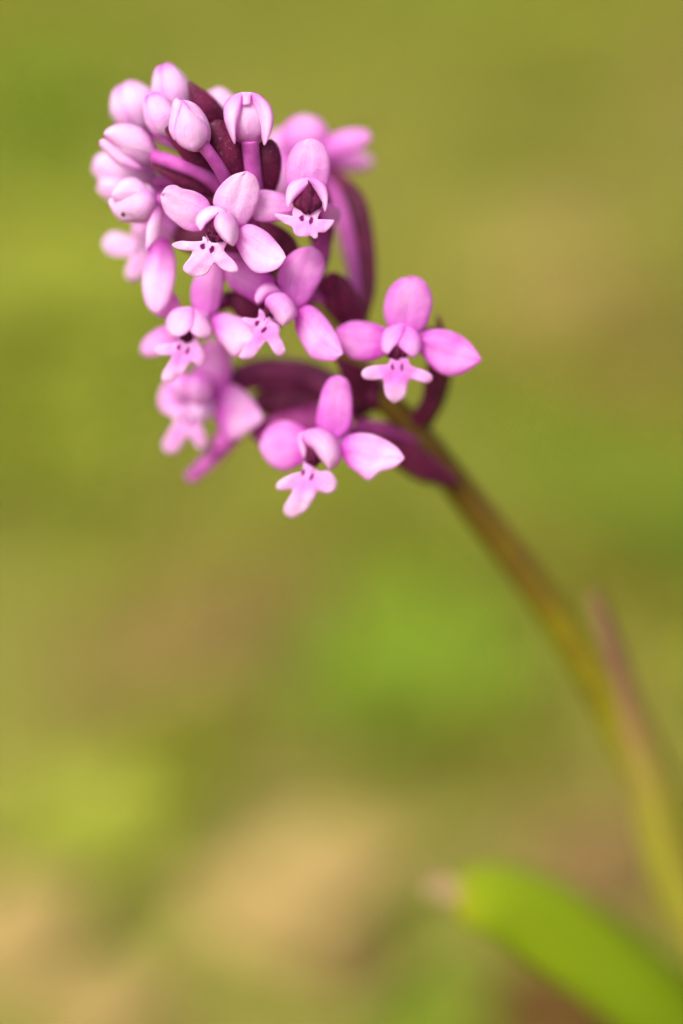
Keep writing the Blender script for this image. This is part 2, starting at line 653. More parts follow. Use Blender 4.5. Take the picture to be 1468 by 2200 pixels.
scatter('meadow_grass', M_GRASS, 22000, 0.008, 0.026, 0.0010, 0.0026, 0.2, 1.2,
        'blurred short yellow-green grass covering the meadow ground', 'grass', 3, grass_density)
scatter('straw_litter', M_STRAW, 6000, 0.006, 0.016, 0.0008, 0.0018, 2.0, 4.5,
        'blurred tan dry straw lying among the short grass', 'straw', 4)

# ------------------------------------------------------------------ orchid
STEM = [(405, 255, 7), (452, 345, 7), (520, 450, 8), (610, 580, 9), (715, 715, 10.5), (810, 838, 12.5), (895, 930, 15),
        (1000, 1065, 19), (1145, 1255, 23), (1282, 1470, 27.5), (1385, 1680, 32), (1462, 1900, 36)]
top_pts = [P(*p) for p in STEM]
d_last = (top_pts[-1] - top_pts[-2]).normalized()
p_a = top_pts[-1] + d_last * 0.014
foot = Vector((p_a.x + 0.011, p_a.y + 0.006, 0))
foot.z = gz(foot.x, foot.y) - 0.003
p_b = (p_a + foot) * 0.5 + Vector((-0.002, -0.001, 0))
stem_pts = [foot, p_b, p_a] + top_pts[::-1]
stem_rad = [PX(r) for r in (60, 54, 49, 47, 45, 43, 40, 36, 33, 29, 26, 23, 20, 15, 8)]

orchid = empty('orchid', Vector((foot.x, foot.y, gz(foot.x, foot.y))))
tag(orchid, 'pink spotted-lip wild orchid with maroon bracts on a leaning brown-green stem', 'orchid')
V, F, UV = tube_data(stem_pts, stem_rad, n=90, sides=20, wob=0.06)
stem = mk('stem', V, F, M_STEM, orchid, origin=foot, uvs=UV)

# sheathing stem leaf that clasps the lower stem
def build_sheath():
    pts = [p_b + Vector((0.0006, -0.0004, 0)), p_a + Vector((0.0010, -0.0012, 0))] + \
          [P(*p) for p in ((1455, 1880, 34.5), (1405, 1690, 31), (1352, 1530, 28.6), (1312, 1400, 27.4), (1272, 1268, 27.0))]
    g = []
    nu, nv = 40, 14
    prof = [(0, 1.05), (.3, 1.05), (.5, .98), (.62, .84), (.74, .70), (.86, .60), (.94, .54), (.98, .44), (1, .30)]
    wrap = [(0, 2.2), (.4, 1.9), (.6, 1.4), (.75, 1.0), (1, .8)]
    for i in range(nu + 1):
        t = i / nu
        c = cr(pts, t)
        d = (cr(pts, min(t + 1e-3, 1)) - cr(pts, max(t - 1e-3, 0))).normalized()
        n = (TOCAM * 0.75 + RIGHT * 0.66)
        n = (n - d * n.dot(d)).normalized()
        s = d.cross(n)
        w = PX(63) * lerp_profile(prof, t)
        an = lerp_profile(wrap, t)
        row = []
        for j in range(nv + 1):
            v = j / nv * 2 - 1
            row.append(c + s * (math.sin(v * an) * w) + n * (math.cos(v * an) * w - w * 0.55 * t))
        g.append(row)
    V, F, UV = shell_mesh(g, 0.0005)
    o = mk('sheath', V, F, M_SHEATH, orchid, origin=pts[0], uvs=UV)
    o['label'] = 'yellow-green sheathing leaf with pinkish tip on the lower stem'


build_sheath()

# broad basal leaf
def build_leaf():
    tip = P(985, 1920, 29)
    a = P(1110, 1932, 31)
    b_ = P(1290, 2032, 34)
    c = P(1490, 2190, 39)
    c1 = P(1620, 2330, 44)
    base = foot + Vector((-0.001, -0.0015, 0.006))
    c2 = (c1 + base) * 0.5 + Vector((0.004, -0.004, 0.003))
    mids = [base, c2, c1, c, b_, a, tip]
    g = []
    nu, nv = 50, 18
    for i in range(nu + 1):
        t = i / nu
        p = cr(mids, t)
        d = (cr(mids, min(t + 1e-3, 1)) - cr(mids, max(t - 1e-3, 0))).normalized()
        n = (TOCAM * 0.62 + Vector((0.1, 0, 0.75)))
        n = (n - d * n.dot(d)).normalized()
        s = d.cross(n)
        w = PX(130) * lerp_profile([(0, .45), (.2, .62), (.4, .95), (.55, 1), (.72, .95), (.84, .84), (.93, .70), (.97, .58), (.99, .46), (1, .34)], t)
        row = []
        for j in range(nv + 1):
            v = j / nv * 2 - 1
            row.append(p + s * (v * w) + n * (-0.42 * w * v * v - 0.07 * w * math.exp(-(v / 0.12) ** 2) + PX(9) * noise.noise(Vector((t * 6, v * 1.5, 2.2)))))
        g.append(row)
    V, F, UV = shell_mesh(g, 0.0006)
    lf = mk('leaf', V, F, M_LEAF, orchid, origin=base, uvs=UV)
    lf['label'] = 'broad bright green leaf with browned blunt tip'
    t = petal('withered_tip', lf, (1004, 1918, 29.5), (902, 1892, 35), 60, M_DRYTIP, 'lance', th=0.3, bow=0.6, cup=0.6, wob=0.1, seed=4)
    return lf


build_leaf()


def bract(base, tip, width, bow=1.2, cup=-0.9, th=0.45, prof='lance', mat=None, **kw):
    return petal('bract', orchid, base, tip, width, mat or M_BRACT, prof, th=th, bow=bow, cup=cup, **kw)


def lip(parent, centre, rot, dz, lobes, color, sc=1.0, slope=(0, 0), curl=0.0):
    """three-lobed spotted lip: lobes = [(base px, tip px, width at the base, width at the tip)...] seen from above;
    the body is a closed sheet whose lobes curve away, with the two marks near the throat"""
    cx, cy = centre

    def sd(x, y):
        d = 1e9
        for (bx, by), (tx, ty), wb, wt in lobes:
            ax, ay = tx - bx, ty - by
            L2 = ax * ax + ay * ay
            h = max(0, min(1, ((x - bx) * ax + (y - by) * ay) / L2))
            r = (wb + (wt - wb) * h) * 0.5
            q = math.hypot(x - bx - ax * h, y - by - ay * h) - r
            k = 7.0 * sc
            m = max(k - abs(d - q), 0) / k
            d = min(d, q) - m * m * k * 0.25
        return d
    nA, nR = 150, 9
    rad = []
    poly = None
    if len(lobes[0]) == 2:
        n = len(lobes)
        pv = [Vector((x, y, 0)) for x, y in lobes]
        poly = []
        for i in range(n):
            p0, p1, p2, p3 = pv[i - 1], pv[i], pv[(i + 1) % n], pv[(i + 2) % n]
            for q in range(5):
                f_ = q / 5
                poly.append((p1 * 2 + (p2 - p0) * f_ + (p0 * 2 - p1 * 5 + p2 * 4 - p3) * f_ * f_ + (p1 * 3 - p0 - p2 * 3 + p3) * f_ ** 3) * 0.5)
    for a in range(nA):
        th = 2 * math.pi * a / nA
        if poly:
            dx, dy = math.cos(th), math.sin(th)
            best = 3.0
            for p, q in zip(poly, poly[1:] + poly[:1]):
                ex, ey = q.x - p.x, q.y - p.y
                den = dx * ey - dy * ex
                if abs(den) < 1e-9:
                    continue
                wx, wy = p.x - cx, p.y - cy
                tt = (wx * ey - wy * ex) / den
                uu = (wx * dy - wy * dx) / den
                if tt > 0 and -1e-6 <= uu <= 1 + 1e-6:
                    best = max(best, tt)
            rad.append(best)
            continue
        r = 4.0
        while sd(cx + math.cos(th) * r, cy + math.sin(th) * r) < 0 and r < 200:
            r += 0.5
        rad.append(r)
    rad = rad if poly else [0.25 * rad[a - 1] + 0.5 * rad[a] + 0.25 * rad[(a + 1) % nA] for a in range(nA)]
    ca, sa = math.cos(rot), math.sin(rot)

    def zof(x, y):
        u, v = (x - cx), (y - cy)
        rr = math.hypot(u, v) / (60 * sc)
        lx = (u * ca + v * sa) / (60 * sc)
        ly = (-u * sa + v * ca) / (60 * sc)
        z = slope[0] * lx + slope[1] * ly + curl * rr * rr - 0.5 * lx * lx * 0.6
        z += 0.22 * noise.noise(Vector((u * 0.05, v * 0.05, cx)))
        return dz + z
    V, F, UV = [], [], []
    for s in (-1, 1):
        for i in range(nR + 1):
            f = (i / nR) ** 0.85
            for a in range(nA):
                th = 2 * math.pi * a / nA
                r = rad[a] * f
                x, y = cx + math.cos(th) * r, cy + math.sin(th) * r
                h = 0.17 * (1 - 0.75 * f ** 5)
                V.append(P(x, y, zof(x, y) + s * h))
                lx = ((x - cx) * ca + (y - cy) * sa) / (100 * sc)
                ly = -(-(x - cx) * sa + (y - cy) * ca) / (100 * sc)
                UV.append((lx, ly))
    L = (nR + 1) * nA
    for i in range(nR):
        for a in range(nA):
            k = (a + 1) % nA
            F.append((i * nA + a, (i + 1) * nA + a, (i + 1) * nA + k, i * nA + k))
            F.append((L + i * nA + a, L + i * nA + k, L + (i + 1) * nA + k, L + (i + 1) * nA + a))
    for a in range(nA):
        k = (a + 1) % nA
        F.append((nR * nA + a, L + nR * nA + a, L + nR * nA + k, nR * nA + k))
    return mk('lip', V, F, M_LIP, parent, uvs=UV, color=color)


def column(parent, top, bottom, width, dz, lean=0.0, th=0.6):
    """dark anther with a ridge and two side lobes under the hood"""
    a, c = P(top[0], top[1], dz), P(bottom[0], bottom[1], dz + lean)
    ax = c - a
    d = ax.normalized()
    n = (TOCAM - d * TOCAM.dot(d)).normalized()
    s = d.cross(n)
    pr = [(0, .12), (.12, .34), (.3, .58), (.5, .80), (.65, 1.0), (.76, .92), (.86, .52), (.95, .28), (1, .08)]
    g = []
    for i in range(21):
        t = i / 20
        w = PX(width) * 0.5 * lerp_profile(pr, t)
        row = []
        for j in range(13):
            v = j / 12 * 2 - 1
            z = th * MM * (math.exp(-(v / 0.22) ** 2) * 0.8 + 0.5 * (1 - v * v)) * (0.4 + 0.6 * math.sin(math.pi * t))
            z += 0.00035 * math.exp(-((abs(v) - 0.66) / 0.25) ** 2) * math.exp(-((t - 0.68) / 0.14) ** 2)
            row.append(a + ax * t + s * (v * w) + n * z)
        g.append(row)
    V, F, UV = shell_mesh(g, th * MM)
    return mk('column', V, F, M_COLUMN, parent, uvs=UV)


def core(name, pts, rad, mat=None):
    """the flower's tube: the throat end of a flower, parent of its petals"""
    V, F, UV = tube_data([P(*p) for p in pts], [PX(r) for r in rad], n=18, sides=16)
    return mk(name, V, F, mat or M_THROAT, orchid, origin=P(*pts[0]), uvs=UV)


def ovary(parent, pts, rad, mat=None):
    return tube('ovary', parent, pts, rad, mat or M_OVARY, n=40, sides=36, wob=0.12, seed=pts[0][0], rib=0.10, twist=5.0)


def S(fl, base, tip, width, deep, tipm=0.0, basem=0.25, prof='oval', **kw):
    kw.setdefault('seed', base[0] * 0.013 + tip[1] * 0.007)
    return petal('sepal', fl, base, tip, width, M_PETAL, prof, color=(deep, tipm, basem), **kw)


def H(fl, base, tip, width, deep, tipm=0.0, basem=0.2, prof='shell', **kw):
    kw.setdefault('seed', base[0] * 0.017 + tip[1] * 0.003)
    kw.setdefault('cup', -1.3)
    return petal('petal', fl, base, tip, width, M_PETAL, prof, color=(deep, tipm, basem), **kw)


def Zm(x0, y0, k):
    return lambda pts: [(x0 + x / k, y0 + y / k) for x, y in pts]


ZA = Zm(320, 330, 3.336)      # scales of the sketches the outlines were measured on
ZB = Zm(440, 180, 3.764)
ZC = Zm(290, 520, 2.996)
ZD = Zm(680, 560, 3.863)
ZE = Zm(330, 760, 2.575)
ZF = Zm(190, 130, 4.735)


def rail(name, fl, left, right, dz0, dz1, bulge, deep, tipm=0.0, basem=0.25, bow=0.0, roll=0.0, th=0.17, seed=None,
         nu=26, nv=14, mat=None, wave=0.16, crease=0.0, lip_=0.0, dome=False):
    """a petal between two edge lines (base to tip); it runs from dz0 to dz1 in depth, is domed by bulge mm,
    rolled by roll mm from edge to edge and bowed along its length"""
    if name == 'sepal' and fl.name.startswith('flower'):
        bulge *= 0.6
    n0 = seed if seed is not None else left[0][0] * 0.021 + left[-1][1] * 0.013
    g = []
    lv = [Vector((x, y, 0)) for x, y in left]
    rv = [Vector((x, y, 0)) for x, y in right]
    for i in range(nu + 1):
        t = 0.5 - 0.5 * math.cos(math.pi * i / nu)
        t = t * 0.6 + (i / nu) * 0.4
        a_, b_ = cr(lv, t), cr(rv, t)
        dzm = dz0 + (dz1 - dz0) * t - bow * 4 * t * (1 - t)
        row = []
        for j in range(nv + 1):
            v = j / nv * 2 - 1
            e = max(0.0, 1 - v * v)
            if dome:                      # highest along the second edge, where the hood's halves meet
                e = max(0.0, 1 - ((1 - v) * 0.5) ** 2)
            q = a_ + (b_ - a_) * (j / nv)
            z = dzm - bulge * (e ** 0.8) * (0.35 + 0.65 * math.sin(math.pi * min(1, t * 1.02)) ** 0.7) + roll * v
            z += crease * math.exp(-(v / 0.16) ** 2) * (1 - t * 0.5)
            z -= lip_ * abs(v) ** 5 * math.sin(math.pi * t)
            z += wave * (noise.noise(Vector((t * 3.2 + n0, v * 1.9, n0 * 0.7))) + 0.5 * noise.noise(Vector((t * 7 + n0, v * 4, n0))))
            row.append(P(q.x, q.y, z))
        g.append(row)
    V, F, UV = shell_mesh(g, th * MM)
    return mk(name, V, F, mat or M_PETAL, fl, origin=g[0][nv // 2], uvs=UV, color=(deep, tipm, basem))


def SR(fl, *a, **k):
    return rail('sepal', fl, *a, **k)


def HR(fl, *a, **k):
    k.setdefault('wave', 0.06)
    return rail('petal', fl, *a, **k)


# ---- flower with its hood turned to the left, in focus
f = core('flower', [(520, 470, 6), (500, 480, 4.2), (478, 495, 2.8), (458, 512, 1.5)], [16, 20, 24, 18])
ovary(f, [(560, 520, 8), (550, 490, 7.5), (520, 470, 6)], [18, 20, 16])
SR(f, ZA([(600, 490), (530, 430), (465, 370), (472, 295), (520, 220), (600, 155), (700, 127)]),
   ZA([(650, 525), (700, 500), (750, 430), (788, 330), (793, 240), (765, 165), (707, 127)]), 2.4, 0.9, 0.5, 0.10, 0.25, 0.50, crease=0.12)
SR(f, ZA([(455, 400), (410, 320), (330, 270), (240, 250), (190, 225), (130, 235), (88, 292)]),
   ZA([(390, 560), (320, 562), (250, 540), (190, 495), (130, 440), (95, 370), (87, 298)]), 2.4, 1.6, 0.35, 0.12, 0.0, 0.40, roll=0.3, lip_=0.2)
SR(f, ZA([(650, 540), (690, 508), (760, 515), (850, 565), (920, 640), (965, 700), (982, 742)]),
   ZA([(620, 650), (650, 710), (690, 780), (760, 850), (850, 853), (930, 820), (982, 746)]), 2.2, 0.8, 0.30, 0.12, 0.10, 0.45, roll=-0.3, crease=0.1)
HR(f, ZA([(520, 418), (480, 450), (467, 510), (490, 565), (540, 625), (605, 662)]),
   ZA([(525, 416), (590, 430), (635, 490), (647, 560), (635, 620), (607, 662)]), 1.0, 0.3, 1.5, 0.12, 0.05, 0.10, roll=0.6)
HR(f, ZA([(555, 412), (510, 380), (450, 376), (390, 395), (345, 440), (335, 500), (365, 550)]),
   ZA([(545, 425), (495, 440), (450, 470), (430, 490), (405, 510), (390, 535), (372, 553)]), 1.2, 1.2, 0.5, 0.10, 0.2, 0.1, roll=-0.5)
column(f, (469, 458), (458, 520), 34, 1.2, 0.2)
column(f, (450, 505), (480, 517), 13, 0.05, 0.2, th=0.25)
lip(f, (446, 533), R(14), 0.5, ZA([(385, 600), (380, 625), (300, 630), (230, 625), (165, 650), (195, 680), (260, 695), (310, 700), (290, 750), (250, 800),
    (250, 840), (300, 875), (350, 885), (410, 865), (440, 830), (470, 780), (520, 825), (580, 850), (630, 850), (640, 820), (610, 770), (560, 720),
    (540, 690), (560, 640), (530, 632), (470, 640), (430, 622), (400, 596)]), (0.05, 0, 0), curl=0.15, slope=(0.1, 0.1))

# ---- flower facing the camera with the open maroon throat, in focus
f = core('flower', [(668, 405, 6), (666, 415, 4.8), (662, 430, 3.4), (661, 440, 2.0)], [18, 24, 28, 27])
ovary(f, [(655, 635, 9.6), (685, 560, 9), (694, 480, 8.5), (685, 430, 7.5), (668, 405, 6)], [18, 20, 20, 18, 16])
SR(f, ZB([(672, 850), (655, 780), (652, 710), (668, 620), (705, 530), (770, 468), (850, 448)]),
   ZB([(990, 850), (1005, 790), (1014, 710), (1012, 610), (980, 515), (920, 462), (857, 448)]), 2.8, 2.0, 0.6, 0.34, 0.0, 0.25, crease=0.1)
SR(f, ZA([(1030, 350), (975, 298), (920, 276), (860, 262), (800, 262), (760, 285), (728, 370)]),
   ZA([(1030, 430), (980, 465), (920, 485), (850, 492), (790, 485), (745, 455), (728, 376)]), 3.4, 2.8, 0.35, 0.40, 0.1, 0.2)
S(f, (690, 440, 4.6), (725, 478, 7.5), 46, 0.42, 0.1, 0.2, prof='blunt', bow=0.3, cup=-0.3)
HR(f, ZA([(1145, 171), (1080, 175), (1020, 205), (988, 260), (983, 330), (998, 398)]),
   ZA([(1146, 222), (1112, 262), (1074, 297), (1040, 332), (1012, 372), (999, 400)]), 0.6, 0.2, 0.8, 0.20, 0.2, 0.15, roll=-0.5)
HR(f, ZA([(1149, 171), (1210, 185), (1260, 225), (1283, 285), (1280, 360), (1265, 420)]),
   ZA([(1148, 224), (1175, 262), (1205, 302), (1228, 345), (1245, 385), (1263, 420)]), 0.6, 0.3, 0.8, 0.30, 0.3, 0.15, roll=0.5)
column(f, (663, 393), (661, 460), 62, 0.7, -0.6)
lip(f, (659, 472), R(10), 0.1, ZA([(1030, 400), (1030, 450), (1000, 465), (960, 440), (905, 427), (905, 442), (930, 470), (970, 500), (1025, 525), (1040, 565),
    (1065, 590), (1120, 597), (1160, 590), (1185, 610), (1210, 600), (1215, 565), (1260, 565), (1300, 530), (1328, 490), (1325, 472), (1300, 480),
    (1270, 510), (1230, 520), (1210, 490), (1215, 450), (1235, 405), (1190, 402), (1162, 415), (1140, 428), (1112, 402), (1080, 392), (1055, 385)]),
    (0.20, 0.1, 0.12), slope=(0, -0.5), curl=0.2)

# ---- deeper pink flower below the focused one
f = core('flower', [(640, 650, 8), (622, 652, 6.4), (600, 664, 5), (574, 684, 4)], [16, 20, 24, 16])
ovary(f, [(690, 660, 10), (670, 640, 9.5), (640, 650, 8)], [20, 20, 16])
SR(f, ZC([(980, 400), (950, 330), (917, 250), (930, 170), (980, 95), (1050, 45), (1138, 28)]),
   ZC([(1045, 430), (1110, 390), (1170, 300), (1215, 210), (1224, 130), (1195, 65), (1146, 28)]), 4.6, 3.4, 0.5, 0.62, 0.05, 0.3)
SR(f, ZC([(910, 250), (860, 200), (800, 160), (730, 130), (660, 110), (610, 105), (588, 150)]),
   ZC([(800, 410), (740, 370), (660, 325), (610, 285), (588, 235), (582, 190), (586, 156)]), 5.2, 4.8, 0.4, 0.66, 0.05, 0.25)
SR(f, ZC([(1060, 430), (1110, 405), (1170, 430), (1230, 490), (1280, 560), (1320, 640), (1342, 716)]),
   ZC([(1030, 480), (1035, 560), (1060, 620), (1100, 695), (1150, 750), (1270, 768), (1338, 724)]), 4.4, 3.4, 0.4, 0.40, 0.05, 0.6, crease=0.12)
HR(f, ZC([(845, 365), (836, 400), (860, 440), (890, 475), (910, 510), (950, 540)]),
   ZC([(850, 360), (900, 325), (970, 330), (1025, 390), (1045, 470), (955, 542)]), 3.6, 3.0, 1.5, 0.34, 0.1, 0.2)
HR(f, ZC([(940, 315), (890, 268), (830, 270), (785, 310), (772, 360), (785, 395)]),
   ZC([(930, 330), (890, 340), (850, 360), (830, 382), (810, 394), (787, 398)]), 3.8, 3.6, 0.8, 0.38, 0.1, 0.2)
column(f, (584, 648), (570, 690), 26, 3.9)
lip(f, (560, 702), R(40), 3.2, ZC([(800, 430), (795, 480), (770, 492), (700, 485), (690, 505), (730, 540), (760, 570), (770, 620), (720, 680), (668, 730), (690, 752),
    (750, 752), (790, 710), (820, 670), (850, 640), (880, 690), (910, 727), (950, 730), (971, 700), (955, 650), (930, 600), (935, 560), (925, 530), (890, 515),
    (870, 480), (845, 470), (825, 445)]), (0.24, 0.3, 0.25), curl=0.3)

# ---- flower low on the left side of the spike
f = core('flower', [(450, 665, 9), (440, 675, 7.6), (420, 695, 6.4), (402, 712, 5.4)], [18, 22, 26, 18])
ovary(f, [(665, 655, 9.8), (560, 660, 10), (510, 640, 10), (450, 665, 9)], [18, 20, 20, 16])
SR(f, ZC([(400, 460), (368, 400), (360, 320), (380, 240), (420, 180), (470, 150), (515, 140)]),
   ZC([(500, 480), (535, 430), (562, 340), (573, 260), (572, 200), (555, 155), (525, 140)]), 6.4, 5.6, 0.5, 0.56, 0.0, 0.3)
SR(f, ZC([(500, 480), (530, 465), (580, 455), (640, 470), (710, 500), (770, 560), (800, 608)]),
   ZC([(500, 560), (530, 620), (580, 680), (640, 745), (690, 706), (745, 685), (800, 618)]), 5.6, 4.2, 0.5, 0.08, 0.45, 0.95)
S(f, (400, 700, 8.0), (305, 758, 10), 52, 0.36, 0.0, 0.2, prof='narrow', bow=0.3, cup=-0.3)
S(f, (385, 672, 7.5), (335, 640, 8.0), 60, 0.44, 0.0, 0.2, prof='blunt', bow=0.3, cup=-0.3)
HR(f, ZC([(330, 420), (260, 430), (210, 480), (198, 550), (225, 600), (270, 608)]),
   ZC([(375, 422), (380, 465), (375, 515), (355, 565), (320, 596), (275, 609)]), 4.9, 4.6, 1.0, 0.14, 0.4, 0.3, dome=True)
HR(f, ZC([(338, 418), (410, 435), (465, 490), (495, 560), (482, 608), (420, 618)]),
   ZC([(330, 425), (335, 470), (340, 520), (352, 565), (380, 600), (416, 618)]), 5.05, 4.6, 1.0, 0.20, 0.5, 0.3, dome=True)
column(f, (404, 708), (400, 736), 26, 5.4)
lip(f, (394, 750), R(18), 5.0, ZC([(285, 600), (275, 640), (230, 650), (150, 665), (130, 700), (160, 728), (230, 730), (235, 750), (210, 790), (175, 850), (180, 900),
    (220, 907), (260, 890), (310, 840), (350, 790), (370, 770), (400, 800), (430, 795), (455, 750), (440, 700), (420, 660), (400, 620), (340, 605)]),
    (0.08, 0.4, 0.42), curl=0.3)

# ---- flower standing alone on the right of the spike
f = core('flower', [(900, 720, 8.5), (888, 728, 7.4), (870, 742, 6.4), (856, 756, 5.4)], [16, 20, 24, 20])
ovary(f, [(895, 905, 13.5), (922, 870, 12), (938, 800, 11), (934, 730, 9.8), (900, 720, 8.5)], [18, 21, 22, 20, 16], M_BRACT)
SR(f, ZD([(640, 620), (590, 540), (562, 450), (562, 360), (595, 250), (680, 160), (788, 130)]),
   ZD([(830, 620), (905, 550), (945, 450), (964, 350), (945, 245), (885, 160), (800, 129)]), 5.8, 4.6, 0.6, 0.58, 0.40, 0.3, crease=0.12)
SR(f, ZD([(600, 570), (500, 528), (430, 510), (360, 500), (290, 503), (220, 530), (165, 570)]),
   ZD([(600, 770), (500, 815), (430, 832), (350, 828), (280, 805), (220, 745), (160, 620)]), 5.9, 5.8, 0.4, 0.66, 0.0, 0.3, crease=0.1)
SR(f, ZD([(850, 640), (900, 592), (970, 570), (1060, 570), (1160, 600), (1260, 665), (1330, 750), (1372, 820)]),
   ZD([(840, 740), (900, 815), (980, 900), (1050, 945), (1130, 960), (1220, 938), (1300, 885), (1371, 828)]), 5.6, 4.6, 0.4, 0.56, 0.25, 0.3, crease=0.14)
HR(f, ZD([(700, 519), (620, 540), (560, 590), (540, 660), (545, 740), (590, 780)]),
   ZD([(740, 545), (715, 620), (672, 690), (640, 722), (616, 756), (594, 780)]), 4.7, 4.2, 0.9, 0.42, 0.1, 0.2, dome=True)
HR(f, ZD([(704, 519), (780, 530), (845, 590), (872, 680), (860, 750), (815, 802)]),
   ZD([(690, 545), (670, 620), (668, 690), (712, 740), (768, 785), (811, 802)]), 4.9, 4.2, 0.9, 0.55, 0.1, 0.2, dome=True)
column(f, (853, 732), (853, 776), 44, 4.6)
lip(f, (854, 789), 0, 4.2, ZD([(615, 800), (605, 850), (560, 865), (480, 870), (400, 895), (374, 940), (400, 980), (460, 990), (530, 985), (555, 1000), (565, 1090),
    (590, 1140), (640, 1182), (690, 1165), (735, 1130), (750, 1060), (770, 1000), (800, 985), (860, 1005), (920, 1018), (962, 990), (955, 945), (900, 910),
    (830, 890), (780, 865), (760, 810), (690, 795)]), (0.22, 0.7, 0.5), curl=0.2)

# ---- lowest flower of the spike
f = core('flower', [(740, 940, 9), (728, 945, 7.6), (705, 960, 6.2), (682, 978, 5.4)], [16, 20, 26, 18])
ovary(f, [(925, 972, 15.8), (860, 945, 14), (800, 925, 11.5), (740, 940, 9)], [24, 26, 24, 16])
SR(f, ZE([(930, 450), (900, 380), (912, 290), (935, 200), (970, 140), (1018, 118)]),
   ZE([(1040, 470), (1095, 400), (1102, 320), (1097, 220), (1078, 150), (1028, 118)]), 5.8, 5.0, 0.5, 0.64, 0.3, 0.3, crease=0.1)
SR(f, ZE([(860, 430), (790, 385), (720, 370), (650, 395), (605, 450), (588, 515)]),
   ZE([(850, 585), (790, 625), (730, 648), (670, 630), (620, 585), (590, 525)]), 7.4, 8.2, 0.4, 0.54, 0.0, 0.3)
SR(f, ZE([(1040, 500), (1070, 460), (1130, 440), (1210, 445), (1290, 480), (1350, 520), (1388, 572)]),
   ZE([(1040, 560), (1080, 620), (1130, 660), (1192, 704), (1250, 655), (1330, 632), (1387, 582)]), 5.6, 4.0, 0.4, 0.16, -0.3, 1.0, lip_=0.15)
HR(f, ZE([(850, 425), (820, 460), (835, 495), (880, 530), (920, 580), (975, 640)]),
   ZE([(860, 420), (920, 412), (990, 445), (1032, 510), (1036, 590), (985, 640)]), 5.0, 4.4, 1.5, 0.22, 0.1, 0.3, roll=0.4)
HR(f, ZE([(855, 422), (810, 438), (796, 480), (810, 530), (832, 575)]),
   ZE([(855, 440), (835, 480), (845, 512), (850, 545), (838, 576)]), 5.2, 5.0, 0.5, 0.26, 0.1, 0.25)
column(f, (668, 955), (676, 1002), 34, 5.0)
lip(f, (661, 1020), R(24), 4.6, ZE([(835, 600), (820, 650), (770, 665), (700, 700), (678, 735), (700, 757), (770, 752), (755, 790), (722, 845), (725, 885), (765, 910), (810, 890),
    (850, 860), (890, 800), (912, 765), (960, 775), (1000, 757), (1016, 715), (995, 670), (965, 645), (920, 650), (880, 625)]), (0.08, 0.4, 0.42), curl=0.3)

# ---- soft flower low on the left, behind the others
ZOFF = 2.2
f = core('flower', [(470, 860, 13), (458, 866, 11.8), (438, 878, 10.5), (420, 890, 9.6)], [20, 24, 28, 24])
ovary(f, [(812, 845, 9.4), (730, 838, 11), (640, 808, 12.2), (540, 806, 12.5), (485, 840, 13), (470, 860, 13)], [24, 30, 36, 34, 26, 20], M_OVARYD)
S(f, (455, 868, 10.5), (462, 728, 10), 82, 0.54, 0.0, 0.3, bow=0.8, cup=-0.35)
SR(f, ZE([(350, 230), (385, 180), (450, 172), (525, 225), (585, 305), (606, 358)]), ZE([(350, 380), (395, 450), (440, 478), (500, 452), (570, 402), (604, 366)]), 10.2, 8.0, 0.5, 0.26, 0.0, 0.95)
S(f, (425, 868, 11), (345, 842, 11), 84, 0.46, 0.0, 0.3, prof='blunt', bow=0.6, cup=-0.3)
H(f, (428, 800, 10), (430, 872, 9), 60, 0.44, 0.1, 0.2, bow=1.5, cup=-1.3)
H(f, (396, 802, 10.2), (384, 860, 9.2), 58, 0.42, 0.1, 0.2, bow=1.5, cup=-1.3)
lip(f, (402, 902), R(15), 9.6, [((402, 902), (368, 956), 40, 38), ((396, 898), (366, 880), 30, 20), ((412, 908), (432, 950), 36, 28),
                               ((402, 900), (412, 872), 44, 40)], (0.30, 0, 0), curl=0.4)
tube('spur', f, [(505, 905, 11.5), (490, 940, 11.5), (455, 985, 12.5), (408, 1030, 13.5)], [34, 28, 20, 14], M_OVARYP, n=20)

# ---- soft flower at the left edge under the buds
ZOFF = 2.5
f = core('flower', [(355, 490, 11), (345, 498, 10), (330, 510, 9), (318, 522, 8.4)], [18, 22, 26, 22])
ovary(f, [(550, 500, 6.2), (470, 490, 9.5), (420, 480, 10.6), (355, 490, 11)], [18, 20, 20, 16])
S(f, (352, 512, 4.6), (334, 672, 3.2), 70, 0.04, 0.25, 0.7, prof='oval', bow=0.7, cup=-0.35)
S(f, (345, 500, 10), (370, 400, 9), 80, 0.40, 0.0, 0.3, bow=0.8, cup=-0.35)
H(f, (352, 474, 8.4), (350, 530, 8), 60, 0.26, 0.0, 0.2, bow=1.4, cup=-1.3)
H(f, (318, 470, 8.6), (306, 524, 8), 56, 0.22, 0.0, 0.2, bow=1.4, cup=-1.3)
lip(f, (308, 538), R(5), 8.2, [((308, 538), (288, 586), 36, 38), ((300, 534), (248, 524), 40, 54), ((316, 542), (345, 570), 34, 26),
                              ((310, 534), (326, 514), 40, 36)], (0.10, 0, 0), curl=0.4)

